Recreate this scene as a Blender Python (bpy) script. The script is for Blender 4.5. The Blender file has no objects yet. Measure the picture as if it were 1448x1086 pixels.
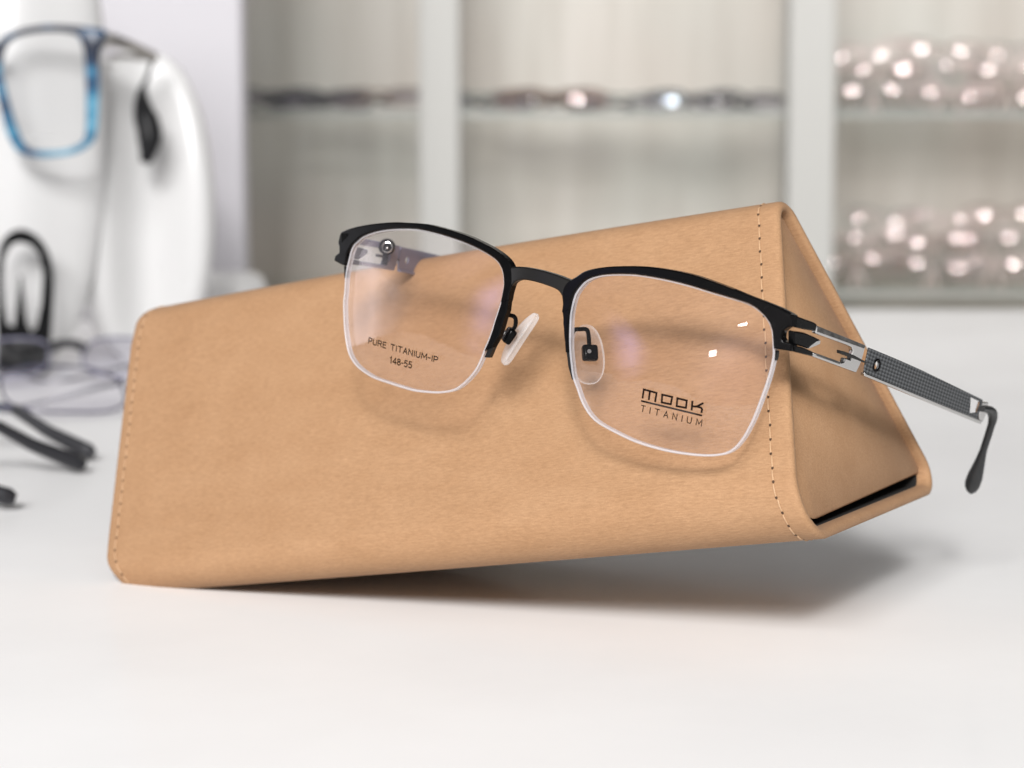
import bpy, bmesh, math, random
from mathutils import Vector, Matrix
random.seed(7)
sc = bpy.context.scene
COL = sc.collection
MM = 0.001

# ------------------------------------------------------------------ camera
cam_d = bpy.data.cameras.new('camera'); cam = bpy.data.objects.new('camera', cam_d); COL.objects.link(cam)
cam.location = (0, 0, 0.11607)
cam.rotation_euler = (math.radians(90 - 6.0), 0, 0)
cam_d.sensor_width = 36.0; cam_d.sensor_fit = 'HORIZONTAL'; cam_d.lens = 36.0 * 3000 / 1448
cam_d.clip_start = 0.02; cam_d.clip_end = 50
cam_d.dof.use_dof = True; cam_d.dof.focus_distance = 0.490; cam_d.dof.aperture_fstop = 15.0
cam_d.dof.aperture_blades = 0
sc.camera = cam

# ------------------------------------------------------------------ world and lamps
w = bpy.data.worlds.new('World'); sc.world = w; w.use_nodes = True
wt = w.node_tree; bg = wt.nodes['Background']
# soft room light: brighter from the shop front on the left, dimmer from the right and from below
tc = wt.nodes.new('ShaderNodeTexCoord')
def room(direction, power, amount):
    dp = wt.nodes.new('ShaderNodeVectorMath'); dp.operation = 'DOT_PRODUCT'; wt.links.new(tc.outputs['Generated'], dp.inputs[0])
    dp.inputs[1].default_value = Vector(direction).normalized()
    mx = wt.nodes.new('ShaderNodeMath'); mx.operation = 'MAXIMUM'; mx.inputs[1].default_value = 0; wt.links.new(dp.outputs['Value'], mx.inputs[0])
    pw = wt.nodes.new('ShaderNodeMath'); pw.operation = 'POWER'; pw.inputs[1].default_value = power; wt.links.new(mx.outputs[0], pw.inputs[0])
    ml = wt.nodes.new('ShaderNodeMath'); ml.operation = 'MULTIPLY'; ml.inputs[1].default_value = amount; wt.links.new(pw.outputs[0], ml.inputs[0])
    return ml.outputs[0]
acc = None
for dr, pw_, am, cl in (((-1, -0.9, 0.1), 2.0, 0.10, (1, 1, 1)), ((-0.99, 0.10, 0.06), 60.0, 4.2, (0.96, 0.94, 1)), ((0, 0, 1), 1.0, 0.03, (1, 1, 1)),
                        ((-0.84, -0.54, 0.02), 500.0, 3.2, (0.55, 0.5, 1)), ((-0.50, -0.86, -0.05), 160.0, 1.4, (1, 0.72, 0.72)), ((-0.90, -0.40, 0.30), 160.0, 1.6, (1, 0.78, 0.8)), ((0.1, -1, 0.12), 2.0, 0.62, (1, 1, 1))):  # narrow tinted lobes added as coloured glows for the lenses to reflect
    o_ = room(dr, pw_, am)
    sc_ = wt.nodes.new('ShaderNodeVectorMath'); sc_.operation = 'SCALE'; sc_.inputs[0].default_value = cl; wt.links.new(o_, sc_.inputs['Scale'])
    ad = wt.nodes.new('ShaderNodeVectorMath'); ad.operation = 'ADD'; wt.links.new(sc_.outputs[0], ad.inputs[0])
    if acc is None: ad.inputs[1].default_value = (0.02, 0.02, 0.02)
    else: wt.links.new(acc, ad.inputs[1])
    acc = ad.outputs[0]
# uneven shop surroundings
nz = wt.nodes.new('ShaderNodeTexNoise'); nz.inputs['Scale'].default_value = 4.0; nz.inputs['Detail'].default_value = 3; wt.links.new(tc.outputs['Generated'], nz.inputs['Vector'])
mr = wt.nodes.new('ShaderNodeMapRange'); wt.links.new(nz.outputs['Fac'], mr.inputs['Value'])
for k_, v_ in (('From Min', 0.35), ('From Max', 0.65), ('To Min', 0.55), ('To Max', 1.45)): mr.inputs[k_].default_value = v_
sc_ = wt.nodes.new('ShaderNodeVectorMath'); sc_.operation = 'SCALE'; wt.links.new(acc, sc_.inputs[0]); wt.links.new(mr.outputs[0], sc_.inputs['Scale'])
wt.links.new(sc_.outputs[0], bg.inputs[0]); bg.inputs[1].default_value = 1.0

def area(name, loc, target, size, power, color=(1, 1, 1), sy=None):
    d = bpy.data.lights.new(name, 'AREA'); d.energy = power; d.color = color; d.size = size
    if sy: d.shape = 'RECTANGLE'; d.size_y = sy
    o = bpy.data.objects.new(name, d); COL.objects.link(o); o.location = loc
    o.rotation_euler = (Vector(target) - Vector(loc)).to_track_quat('-Z', 'Y').to_euler()
    return o
KEY = Vector((-0.06, -1.05, 0.82))
area('key_lamp', KEY, (0, 0.52, 0.06), 0.15, 15.0, (1, 0.985, 0.97))
area('ceiling_panel', (0.5, 0.9, 1.9), (0.1, 0.6, 0), 1.6, 0.9, (1, 0.985, 0.98), 1.0)
area('front_fill_panel', (-0.45, -2.2, 1.5), (0, 0.7, 0.03), 1.2, 118.0, (1, 0.99, 0.985), 0.7)  # unseen soft fill added near the key to lift shadows on the case
area('spot_lamp', (-0.80, -0.87, 0.285), (0.05, 0.47, 0.08), 0.042, 0.25, (1, 0.98, 0.96), 0.03)
area('spot_lamp', (-0.73, -0.57, 0.055), (0.05, 0.47, 0.07), 0.028, 0.05, (1, 0.98, 0.96), 0.015)

area('cabinet_fill', (0, 1.25, 0.75), (0, 2.4, -0.12), 2.4, 5.5, (1, 0.97, 0.94), 0.3)  # added fill, out of view, that brightens the cabinet interior
sc.view_settings.view_transform = 'Standard'; sc.view_settings.look = 'None'
sc.view_settings.exposure = 0; sc.view_settings.gamma = 1
sc.render.engine = 'CYCLES'
sc.cycles.use_denoising = True
sc.cycles.max_bounces = 12; sc.cycles.transparent_max_bounces = 32
sc.cycles.caustics_refractive = False; sc.cycles.caustics_reflective = False
sc.cycles.sample_clamp_indirect = 4

# ------------------------------------------------------------------ helpers
def lin(r, g, b):
    f = lambda c: (c / 255 / 12.92) if c <= 10 else ((c / 255 + 0.055) / 1.055) ** 2.4
    return (f(r), f(g), f(b), 1)

def mat(name, base, rough=0.5, metal=0.0, **kw):
    m = bpy.data.materials.new(name); m.use_nodes = True
    b = m.node_tree.nodes['Principled BSDF']
    b.inputs['Base Color'].default_value = base if len(base) == 4 else (*base, 1)
    b.inputs['Roughness'].default_value = rough; b.inputs['Metallic'].default_value = metal
    for k, v in kw.items(): b.inputs[k.replace('_', ' ')].default_value = v
    return m

class N:
    """small node-tree writer"""
    def __init__(s, m): s.t = m.node_tree; s.n = s.t.nodes; s.l = s.t.links
    def new(s, typ, **kw):
        n = s.n.new(typ)
        for k, v in kw.items():
            if hasattr(n, k): setattr(n, k, v)
            else: n.inputs[k.replace('_', ' ')].default_value = v
        return n
    def link(s, a, b): s.l.new(a, b)
    def coords(s, scale=(1, 1, 1), rot=(0, 0, 0)):
        tc = s.new('ShaderNodeTexCoord'); mp = s.new('ShaderNodeMapping')
        mp.inputs['Scale'].default_value = scale; mp.inputs['Rotation'].default_value = rot
        s.link(tc.outputs['Object'], mp.inputs['Vector']); return mp.outputs['Vector']
    def noise(s, vec, scale, detail=4, rough=0.55):
        n = s.new('ShaderNodeTexNoise'); s.link(vec, n.inputs['Vector'])
        n.inputs['Scale'].default_value = scale; n.inputs['Detail'].default_value = detail; n.inputs['Roughness'].default_value = rough
        return n.outputs['Fac']
    def ramp(s, fac, stops):
        r = s.new('ShaderNodeValToRGB'); s.link(fac, r.inputs['Fac']); e = r.color_ramp.elements
        while len(e) < len(stops): e.new(0.5)
        for i, (p, c) in enumerate(stops): e[i].position = p; e[i].color = c
        return r.outputs['Color']
    def mix(s, a, b, fac, mode='MIX'):
        m = s.new('ShaderNodeMix', data_type='RGBA', blend_type=mode)
        for src, i in ((fac, 0), (a, 6), (b, 7)):
            if hasattr(src, 'is_linked'): s.link(src, m.inputs[i])
            else: m.inputs[i].default_value = src
        return m.outputs[2]
    def math(s, op, a, b=None):
        m = s.new('ShaderNodeMath', operation=op)
        for i, src in enumerate((a, b)):
            if src is None: continue
            if hasattr(src, 'is_linked'): s.link(src, m.inputs[i])
            else: m.inputs[i].default_value = src
        return m.outputs[0]
    def bump(s, h, strength, dist, normal=None):
        b = s.new('ShaderNodeBump'); b.inputs['Strength'].default_value = strength; b.inputs['Distance'].default_value = dist
        s.link(h, b.inputs['Height'])
        if normal is not None: s.link(normal, b.inputs['Normal'])
        return b.outputs['Normal']
    @property
    def bsdf(s): return s.n['Principled BSDF']

def tag(o, label=None, cat=None, group=None, kind=None):
    for k, v in (('label', label), ('category', cat), ('group', group), ('kind', kind)):
        if v: o[k] = v
    return o
def thing(name, loc=(0, 0, 0), matrix=None, **kw):
    o = bpy.data.objects.new(name, None); COL.objects.link(o); o.empty_display_size = 0.01
    if matrix is not None: o.matrix_world = matrix
    else: o.location = loc
    return tag(o, **kw)
def obj(name, bm, m, parent=None, smooth=40, bevel=0, matrix=None):
    bmesh.ops.recalc_face_normals(bm, faces=bm.faces[:])
    me = bpy.data.meshes.new(name); bm.to_mesh(me); bm.free()
    me.materials.append(m)
    if smooth:
        for p in me.polygons: p.use_smooth = True
        me.set_sharp_from_angle(angle=math.radians(smooth))
    o = bpy.data.objects.new(name, me); COL.objects.link(o)
    if matrix is not None: o.matrix_local = matrix
    if parent is not None: o.parent = parent
    if bevel:
        b = o.modifiers.new('bevel', 'BEVEL'); b.width = bevel; b.segments = 2; b.limit_method = 'ANGLE'; b.angle_limit = math.radians(40)
        b.harden_normals = False
    return o

def resample(pts, n, closed=False, smooth=True):
    """points spaced evenly along a polyline, on a Catmull-Rom curve"""
    P = [Vector(p) for p in pts]
    if smooth:
        Q = []
        m = len(P)
        for i in range(m if closed else m - 1):
            p0 = P[(i - 1) % m] if (closed or i > 0) else P[0] * 2 - P[1]
            p1, p2 = P[i], P[(i + 1) % m]
            p3 = P[(i + 2) % m] if (closed or i + 2 < m) else P[-1] * 2 - P[-2]
            for j in range(6):
                t = j / 6
                Q.append(0.5 * ((2 * p1) + (p2 - p0) * t + (2 * p0 - 5 * p1 + 4 * p2 - p3) * t * t + (3 * p1 - p0 - 3 * p2 + p3) * t ** 3))
        if not closed: Q.append(P[-1])
        P = Q
    if closed: P = P + [P[0]]
    L = [0]
    for a, b in zip(P, P[1:]): L.append(L[-1] + (b - a).length)
    out = []; k = 0
    for i in range(n):
        s = L[-1] * i / (n if closed else n - 1)
        while k < len(P) - 2 and L[k + 1] < s: k += 1
        d = L[k + 1] - L[k]
        out.append(P[k].lerp(P[k + 1], (s - L[k]) / d if d > 1e-12 else 0))
    return out

def tube(bm, pts, radius, seg=10, closed=False, flat=1.0, up=None, caps=True):
    """swept tube; radius a number or one per point; flat squashes the section along the side axis"""
    P = [Vector(p) for p in pts]; n = len(P)
    R = radius if isinstance(radius, (list, tuple)) else [radius] * n
    rings = []; prev = None
    for i in range(n):
        a = P[(i - 1) % n] if (closed or i > 0) else P[i]
        b = P[(i + 1) % n] if (closed or i < n - 1) else P[i]
        t = (b - a).normalized()
        if up is not None: u = (Vector(up) - t * t.dot(Vector(up))).normalized()
        elif prev is None: u = t.orthogonal().normalized()
        else: u = (prev - t * t.dot(prev)).normalized()
        prev = u; v = t.cross(u)
        rings.append([bm.verts.new(P[i] + (u * math.cos(2 * math.pi * k / seg) + v * (math.sin(2 * math.pi * k / seg) * flat)) * R[i]) for k in range(seg)])
    for i in range(n if closed else n - 1):
        A, B = rings[i], rings[(i + 1) % n]
        for k in range(seg): bm.faces.new((A[k], A[(k + 1) % seg], B[(k + 1) % seg], B[k]))
    if caps and not closed: bm.faces.new(rings[0]); bm.faces.new(rings[-1])
    return bm

def box(bm, lo, hi):
    v = [bm.verts.new((x, y, z)) for x in (lo[0], hi[0]) for y in (lo[1], hi[1]) for z in (lo[2], hi[2])]
    for f in ((0, 1, 3, 2), (4, 5, 7, 6), (0, 1, 5, 4), (2, 3, 7, 6), (0, 2, 6, 4), (1, 3, 7, 5)): bm.faces.new([v[i] for i in f])
    return bm

def prism(bm, poly, f0, f1, holes=()):
    """outline (with holes) between two maps 2D -> 3D"""
    edges = []; loops = []
    for lp in (poly, *holes):
        vs = [bm.verts.new(f0(*p)) for p in lp]
        loops.append((vs, lp)); edges += [bm.edges.new((vs[i], vs[(i + 1) % len(vs)])) for i in range(len(vs))]
    if holes: res = bmesh.ops.triangle_fill(bm, use_beauty=True, use_dissolve=False, edges=edges)
    else: bm.faces.new(loops[0][0])
    cap = [f for f in bm.faces if all(any(v in l[0] for l in loops) for v in f.verts)]
    top = {}
    for vs, lp in loops:
        for v, p in zip(vs, lp): top[v] = bm.verts.new(f1(*p))
    for f in cap: bm.faces.new([top[v] for v in reversed(f.verts)])
    for vs, lp in loops:
        for i in range(len(vs)):
            a, b = vs[i], vs[(i + 1) % len(vs)]; bm.faces.new((a, b, top[b], top[a]))
    return bm
# ------------------------------------------------------------------ traced outlines, millimetres in the frame of their part
LENS_L = [(-34.25,5.93),(-39.63,5.68),(-44.85,4.91),(-49.24,3.94),(-52.77,2.81),(-56.04,1.28),(-57.5,0.1),(-58.92,-1.22),(-59.7,-2.89),(-60.02,-5.0),(-60.34,-7.12),(-60.4,-9.89),(-60.01,-13.36),(-59.93,-15.83),(-59.19,-19.15),(-58.56,-21.58),(-57.72,-24.02),(-56.42,-26.89),(-54.89,-29.01),(-52.38,-30.77),(-49.58,-31.77),(-45.91,-32.58),(-41.28,-32.85),(-36.74,-33.04),(-32.34,-33.07),(-27.11,-32.43),(-24.41,-31.88),(-21.02,-30.71),(-19.01,-29.39),(-17.1,-27.44),(-15.09,-24.58),(-13.81,-21.22),(-13.36,-19.33),(-12.28,-15.78),(-11.63,-12.44),(-11.17,-9.91),(-10.62,-7.0),(-10.5,-4.16),(-10.53,-2.94),(-11.16,-0.61),(-12.01,0.86),(-13.43,2.17),(-16.0,3.21),(-19.38,4.12),(-23.6,4.92),(-27.84,5.4),(-32.14,5.71)]
LENS_R = [(18.28,4.42),(14.44,3.5),(11.99,2.46),(10.41,1.24),(9.26,-0.39),(8.45,-1.96),(8.13,-3.78),(7.98,-5.56),(7.98,-7.16),(8.66,-12.34),(9.33,-15.41),(10.22,-18.45),(11.12,-21.04),(12.54,-23.29),(14.78,-26.76),(18.29,-29.72),(23.93,-31.47),(29.9,-32.67),(37.16,-33.08),(44.09,-32.61),(48.85,-31.62),(51.98,-30.03),(54.11,-26.98),(55.74,-22.38),(56.81,-17.47),(57.55,-13.36),(57.91,-10.27),(58.01,-8.49),(58.03,-6.92),(57.74,-5.38),(57.36,-3.49),(56.85,-1.6),(55.97,0.01),(54.55,1.41),(52.76,2.47),(50.61,3.28),(47.25,3.75),(42.28,4.28),(35.71,5.02),(29.6,5.3),(23.42,5.15)]
BROW_L_OUT = [(-63.34,1.09),(-61.08,2.2),(-57.66,3.42),(-53.14,4.7),(-48.68,5.72),(-45.14,6.38),(-42.04,6.75),(-37.71,7.22),(-34.52,7.37),(-32.44,7.29),(-28.15,7.07),(-25.19,6.81),(-21.81,6.36),(-18.64,5.68),(-15.72,4.99),(-12.76,3.99),(-10.61,2.88),(-9.2,1.49),(-8.49,-0.45),(-8.23,-2.45),(-8.55,-4.45),(-8.63,-6.26)]
BROW_L_IN = [(-60.24,-3.49),(-59.7,-2.43),(-58.92,-1.22),(-57.5,0.1),(-56.04,1.28),(-52.77,2.81),(-49.24,3.94),(-44.85,4.91),(-39.63,5.68),(-36.47,5.79),(-32.14,5.71),(-27.84,5.4),(-23.6,4.92),(-19.38,4.12),(-16.0,3.21),(-13.43,2.17),(-12.01,0.86),(-11.16,-0.61),(-10.53,-2.94),(-10.5,-4.16),(-10.57,-5.67),(-10.7,-7.21)]
RIM_L_OUT = [(-8.63,-6.26),(-8.79,-6.93),(-8.73,-8.97),(-9.09,-10.31),(-9.48,-12.89),(-9.94,-15.07),(-11.24,-18.14)]
RIM_L_IN = [(-10.7,-7.21),(-10.89,-8.43),(-11.17,-9.91),(-11.66,-12.28),(-11.95,-14.19),(-12.68,-17.21),(-13.41,-19.39)]
RIM_L_END_OUT = [(-11.24,-18.14),(-11.57,-19.38),(-12.01,-20.79)]
RIM_L_END_IN = [(-12.61,-18.39),(-12.98,-19.73),(-13.38,-20.96)]
BRIDGE_TOP = [(-9.18,1.43),(-6.41,1.89),(-4.15,2.04),(-0.75,2.05),(3.02,1.73),(5.52,1.31),(7.1,1.02)]
BRIDGE_BOT = [(-8.32,-3.03),(-7.64,-2.03),(-6.43,-1.33),(-4.96,-0.95),(-2.13,-0.85),(0.73,-1.07),(3.6,-1.54),(4.81,-2.12),(5.65,-3.26)]
BROW_R_OUT = [(6.15,-6.63),(6.08,-4.63),(5.65,-3.26),(5.48,-1.71),(5.96,-0.14),(7.1,1.02),(8.46,2.01),(10.03,3.39),(11.68,4.23),(13.88,5.03),(16.78,5.81),(19.01,6.28),(24.12,7.14),(29.22,7.52),(35.29,7.49),(39.35,7.07),(45.4,6.04),(50.32,5.0),(54.47,4.24),(57.57,3.53),(60.16,2.72)]
BROW_R_IN = [(8.06,-5.55),(8.09,-4.22),(8.16,-3.22),(8.45,-1.96),(8.85,-1.04),(9.26,-0.39),(10.41,1.24),(11.99,2.46),(14.44,3.5),(16.36,4.01),(18.28,4.42),(20.73,4.82),(23.42,5.15),(29.6,5.3),(35.71,5.02),(42.28,4.28),(47.25,3.75),(50.61,3.28),(52.76,2.47),(54.55,1.41),(55.22,0.88)]
RIM_R_OUT = [(6.15,-6.63),(6.57,-7.96),(6.76,-9.16),(7.09,-10.14),(7.52,-11.94),(7.94,-13.27),(8.53,-15.56)]
RIM_R_IN = [(8.06,-5.55),(8.06,-7.15),(8.08,-8.02),(8.25,-9.65),(8.56,-11.74),(8.88,-13.34),(9.33,-15.41)]
RIM_R_END_OUT = [(8.53,-15.56),(9.08,-17.12),(9.66,-18.89),(11.08,-21.55)]
RIM_R_END_IN = [(9.33,-15.41),(9.81,-16.98),(10.29,-18.43),(11.31,-21.5)]
END_L = [(-60.57,1.96),(-63.34,1.09),(-63.68,0.24),(-63.89,-1.67),(-63.32,-2.47),(-63.01,-4.03),(-64.27,-4.94),(-64.48,-6.25),(-61.76,-6.8),(-60.28,-6.88),(-60.31,-5.1),(-60.24,-3.49),(-59.71,-2.34),(-58.92,-1.22),(-57.5,0.1),(-56.88,1.12)]
STUB_L = [(-61.44,-7.07),(-60.42,-7.08),(-60.29,-9.91),(-60.67,-10.07)]
END_R_A = [(54.33,4.22),(57.57,3.53),(60.16,2.72),(60.84,2.44),(61.51,-0.11),(60.32,-0.09),(59.04,-1.43),(59.21,-2.9),(59.8,-3.58),(61.07,-3.58),(61.74,-3.85),(61.85,-5.41),(59.79,-5.45),(57.79,-5.45),(57.36,-3.49),(56.85,-1.6),(55.97,0.01),(54.55,1.41),(53.04,2.31)]
STUB_R = [(57.87,-5.92),(58.21,-5.85),(58.31,-7.5),(58.18,-8.16)]
END_R_TOP = [(-2.03,3.81),(1.65,3.88),(5.64,4.02),(7.3,3.87),(7.53,2.29),(2.99,1.72),(-0.72,1.36)]
END_R_MID = [(-0.58,0.52),(3.75,1.12),(8.16,1.11),(10.83,0.99),(11.09,0.11),(9.2,-0.83),(6.92,-1.87),(4.15,-1.96),(0.8,-2.09)]
END_R_LOW = [(0.9,-2.26),(5.15,-2.08),(8.8,-2.14),(9.26,-3.17),(5.25,-3.44),(1.36,-3.72)]
MID_TIP = [(9.36,0.35),(10.93,0.93),(11.17,0.08),(9.24,-0.9),(6.89,-1.93),(7.46,-1.11)]
FORK = [(7.45,3.59),(30.26,3.76),(30.18,2.61),(30.29,1.44),(30.12,-0.45),(29.34,-2.96),(9.14,-3.18),(9.09,-2.21),(21.85,-2.04),(22.81,-1.68),(22.95,-0.73),(25.25,-0.68),(25.53,0.64),(25.41,1.45),(24.46,2.1),(22.53,2.15),(7.95,1.85)]
FORK_TOP_FACE = [(7.89,3.56),(30.03,3.68),(29.67,2.92),(23.37,2.74),(8.21,2.37)]
FORK_LOW_FACE = [(9.79,-2.21),(21.67,-2.01),(20.97,-2.55),(10.85,-2.7)]
PIN = [(19.52,0.41),(21.42,0.55),(25.38,0.61),(32.39,0.18),(32.22,-0.11),(25.15,-0.19),(19.89,-0.27)]
PAD = [(32.03,3.58),(58.36,3.48),(96.53,2.49),(96.05,0.23),(95.91,-2.6),(33.0,-2.25),(32.45,-0.24)]
PAD_STRIP = [(33.02,-2.28),(95.93,-2.63),(95.62,-3.4),(33.35,-2.95)]
PAD_HOLE = [(87.36,2.05),(93.15,1.93),(93.0,-0.52),(88.92,-2.0)]
SCREW = [(37.43,0.42)]
TXT1 = [(-48.8,-24.22),(-27.34,-24.67),(-48.82,-22.86),(-26.1,-23.27)]
TXT2 = [(-41.01,-27.6),(-34.13,-27.6),(-41.2,-26.01)]
MK_M = [(29.85,-22.04),(29.89,-20.09),(33.08,-20.25),(33.0,-22.25)]
MK_M2 = [(31.43,-20.23),(31.43,-22.09)]
MK_O1 = [(34.47,-20.37),(36.9,-20.45),(36.79,-22.13),(34.59,-22.13)]
MK_O2 = [(38.16,-20.48),(40.41,-20.57),(40.43,-22.23),(38.23,-22.27)]
MK_K1 = [(41.72,-20.48),(41.8,-22.42)]
MK_K2 = [(41.83,-21.6),(42.86,-21.46),(44.15,-20.47)]
MK_K3 = [(42.78,-21.45),(43.84,-21.52),(44.17,-21.8),(44.13,-22.55)]
MK_BAR = [(29.69,-22.78),(44.24,-23.22)]
TXT3 = [(29.95,-25.14),(44.49,-25.61),(29.9,-23.64),(44.53,-24.15)]
TIP = [(92.37,0.18,1.21),(98.75,0.8,0.34),(102.73,-0.51,-0.38),(105.6,-3.5,-1.7),(110.14,-8.03,-4.2),(113.8,-12.29,-6.17),(116.48,-16.28,-7.76),(118.28,-18.57,-8.8),(119.43,-20.4,-9.04)]
WRAP = 0.0015117888
# ------------------------------------------------------------------ materials
def leather():
    m = mat('tan_suede', (0.5, 0.3, 0.15), 0.72); n = N(m)
    v = n.coords((1, 1, 1))
    fib = n.noise(n.coords((520, 2600, 2600)), 1.0, 4, 0.6)        # fine fibres along the case
    grain = n.noise(v, 2600, 3, 0.6)
    blot = n.noise(n.coords((45, 90, 90)), 1.0, 5, 0.65)
    c = n.ramp(blot, [(0.25, (0.325, 0.185, 0.096, 1)), (0.75, (0.378, 0.226, 0.124, 1))])
    f = n.ramp(fib, [(0.3, (0.80, 0.78, 0.76, 1)), (0.7, (1.12, 1.12, 1.12, 1))])
    g = n.ramp(grain, [(0.3, (0.94, 0.93, 0.92, 1)), (0.7, (1.04, 1.04, 1.04, 1))])
    c = n.mix(n.mix(c, f, 0.75, 'MULTIPLY'), g, 1.0, 'MULTIPLY')
    n.link(c, n.bsdf.inputs['Base Color'])
    h = n.math('ADD', fib, n.math('MULTIPLY', grain, 0.5))
    n.link(n.bump(h, 0.38, 0.00025), n.bsdf.inputs['Normal'])
    n.bsdf.inputs['Sheen Weight'].default_value = 0.03; n.bsdf.inputs['Sheen Roughness'].default_value = 0.5
    n.bsdf.inputs['Specular IOR Level'].default_value = 0.18
    return m
TAN = leather()
def table_mat():
    m = mat('white_laminate', (0.80, 0.775, 0.765), 0.22, 0, Specular_IOR_Level=0.06); n = N(m)
    v = n.coords((1, 1, 1))
    a = n.noise(v, 9, 5, 0.6); b = n.noise(n.coords((14, 90, 1), (0, 0, 0.5)), 1, 3)
    n.link(n.ramp(a, [(0.3, (0.83, 0.825, 0.822, 1)), (0.7, (0.875, 0.872, 0.87, 1))]), n.bsdf.inputs['Base Color'])
    n.link(n.ramp(n.math('ADD', n.math('MULTIPLY', a, .5), n.math('MULTIPLY', b, .5)), [(0.35, (0.22, 0.22, 0.22, 1)), (0.7, (0.30, 0.30, 0.30, 1))]), n.bsdf.inputs['Roughness'])
    n.link(n.bump(n.noise(v, 160, 3), 0.008, 0.0004), n.bsdf.inputs['Normal'])
    n.bsdf.inputs['Specular IOR Level'].default_value = 0.0; n.bsdf.inputs['IOR'].default_value = 1.0
    g = n.new('ShaderNodeBsdfGlossy'); lw = n.new('ShaderNodeLayerWeight'); lw.inputs[0].default_value = 0.5
    n.link(n.ramp(a, [(0.35, (0.14, 0.14, 0.14, 1)), (0.7, (0.24, 0.24, 0.24, 1))]), g.inputs['Roughness'])
    mx = n.new('ShaderNodeMixShader'); n.link(n.math('ADD', n.math('MULTIPLY', n.math('POWER', lw.outputs['Facing'], 5.0), 0.14), 0.02), mx.inputs[0])
    n.link(n.bsdf.outputs[0], mx.inputs[1]); n.link(g.outputs[0], mx.inputs[2]); n.link(mx.outputs[0], n.n['Material Output'].inputs[0])
    return m
TABLE = table_mat()
BLACK = mat('black_plated_metal', (0.0028, 0.0028, 0.003), 0.22, 0.0, Specular_IOR_Level=0.09)
BLACKN = N(BLACK); BLACKN.link(BLACKN.ramp(BLACKN.noise(BLACKN.coords((1, 1, 1)), 500, 3), [(0.3, (0.16, 0.16, 0.16, 1)), (0.7, (0.28, 0.28, 0.28, 1))]), BLACKN.bsdf.inputs['Roughness'])
GUN = mat('gunmetal_bridge', (0.010, 0.0095, 0.009), 0.32, 0.1, Specular_IOR_Level=0.25)
SILVER = mat('brushed_silver', (0.62, 0.61, 0.60), 0.22, 1.0)
def dark_plate():
    m = mat('mottled_dark_plate', (0.06, 0.058, 0.056), 0.4, 0.1); n = N(m)
    n.link(n.ramp(n.noise(n.coords((700, 1400, 700)), 1, 4), [(0.35, (0.015, 0.014, 0.013, 1)), (0.7, (0.085, 0.08, 0.075, 1))]), n.bsdf.inputs['Base Color']); return m
DARKPLATE = dark_plate()
def carbon():
    m = mat('knurled_dark_metal', (0.05, 0.053, 0.056), 0.4, 0.3); n = N(m)
    tc = n.new('ShaderNodeTexCoord'); s = n.new('ShaderNodeSeparateXYZ'); n.link(tc.outputs['Object'], s.inputs[0])
    pa, pb = n.math('MULTIPLY', s.outputs[0], math.pi / 0.00145), n.math('MULTIPLY', s.outputs[1], math.pi / 0.00082)
    a = n.math('SINE', n.math('ADD', pa, pb)); b = n.math('SINE', n.math('SUBTRACT', pa, pb))
    h = n.math('ADD', n.math('MULTIPLY', n.math('MULTIPLY', a, b), 0.5), 0.5)
    n.link(n.ramp(h, [(0.3, (0.022, 0.024, 0.026, 1)), (0.85, (0.115, 0.122, 0.13, 1))]), n.bsdf.inputs['Base Color'])
    n.link(n.bump(h, 0.6, 0.0002), n.bsdf.inputs['Normal']); return m
CARBON = carbon()
TIPM = mat('dark_rubber_tip', (0.016, 0.017, 0.018), 0.38)
INK = mat('black_print', (0.008, 0.004, 0.003), 0.6, 0, Specular_IOR_Level=0.05)
def edge_mat():
    m = mat('polished_lens_edge', (0.60, 0.585, 0.61), 0.25); n = N(m); t = n.new('ShaderNodeBsdfTransparent'); mx = n.new('ShaderNodeMixShader'); mx.inputs[0].default_value = 0.5
    n.link(t.outputs[0], mx.inputs[1]); n.link(n.bsdf.outputs[0], mx.inputs[2]); n.link(mx.outputs[0], n.n['Material Output'].inputs[0]); return m
RIMWHITE = edge_mat()
SCREWM = mat('copper_screw', (0.45, 0.3, 0.2), 0.3, 1.0)

def lens_mat(name, tint=(0.988, 0.975, 0.974, 1), gloss=(0.99, 0.95, 0.98, 1), base=0.035, edge=0.35):
    m = bpy.data.materials.new(name); m.use_nodes = True; n = N(m)
    n.n.remove(n.bsdf)
    t = n.new('ShaderNodeBsdfTransparent'); t.inputs[0].default_value = tint
    g = n.new('ShaderNodeBsdfGlossy'); g.inputs['Color'].default_value = gloss; g.inputs['Roughness'].default_value = 0.0
    lw = n.new('ShaderNodeLayerWeight'); lw.inputs[0].default_value = 0.5
    f = n.math('ADD', n.math('MULTIPLY', n.math('POWER', lw.outputs['Facing'], 4.0), edge), base)
    mx = n.new('ShaderNodeMixShader'); n.link(f, mx.inputs[0]); n.link(t.outputs[0], mx.inputs[1]); n.link(g.outputs[0], mx.inputs[2])
    n.link(mx.outputs[0], n.n['Material Output'].inputs[0]); return m
LENS = lens_mat('coated_lens')
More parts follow.
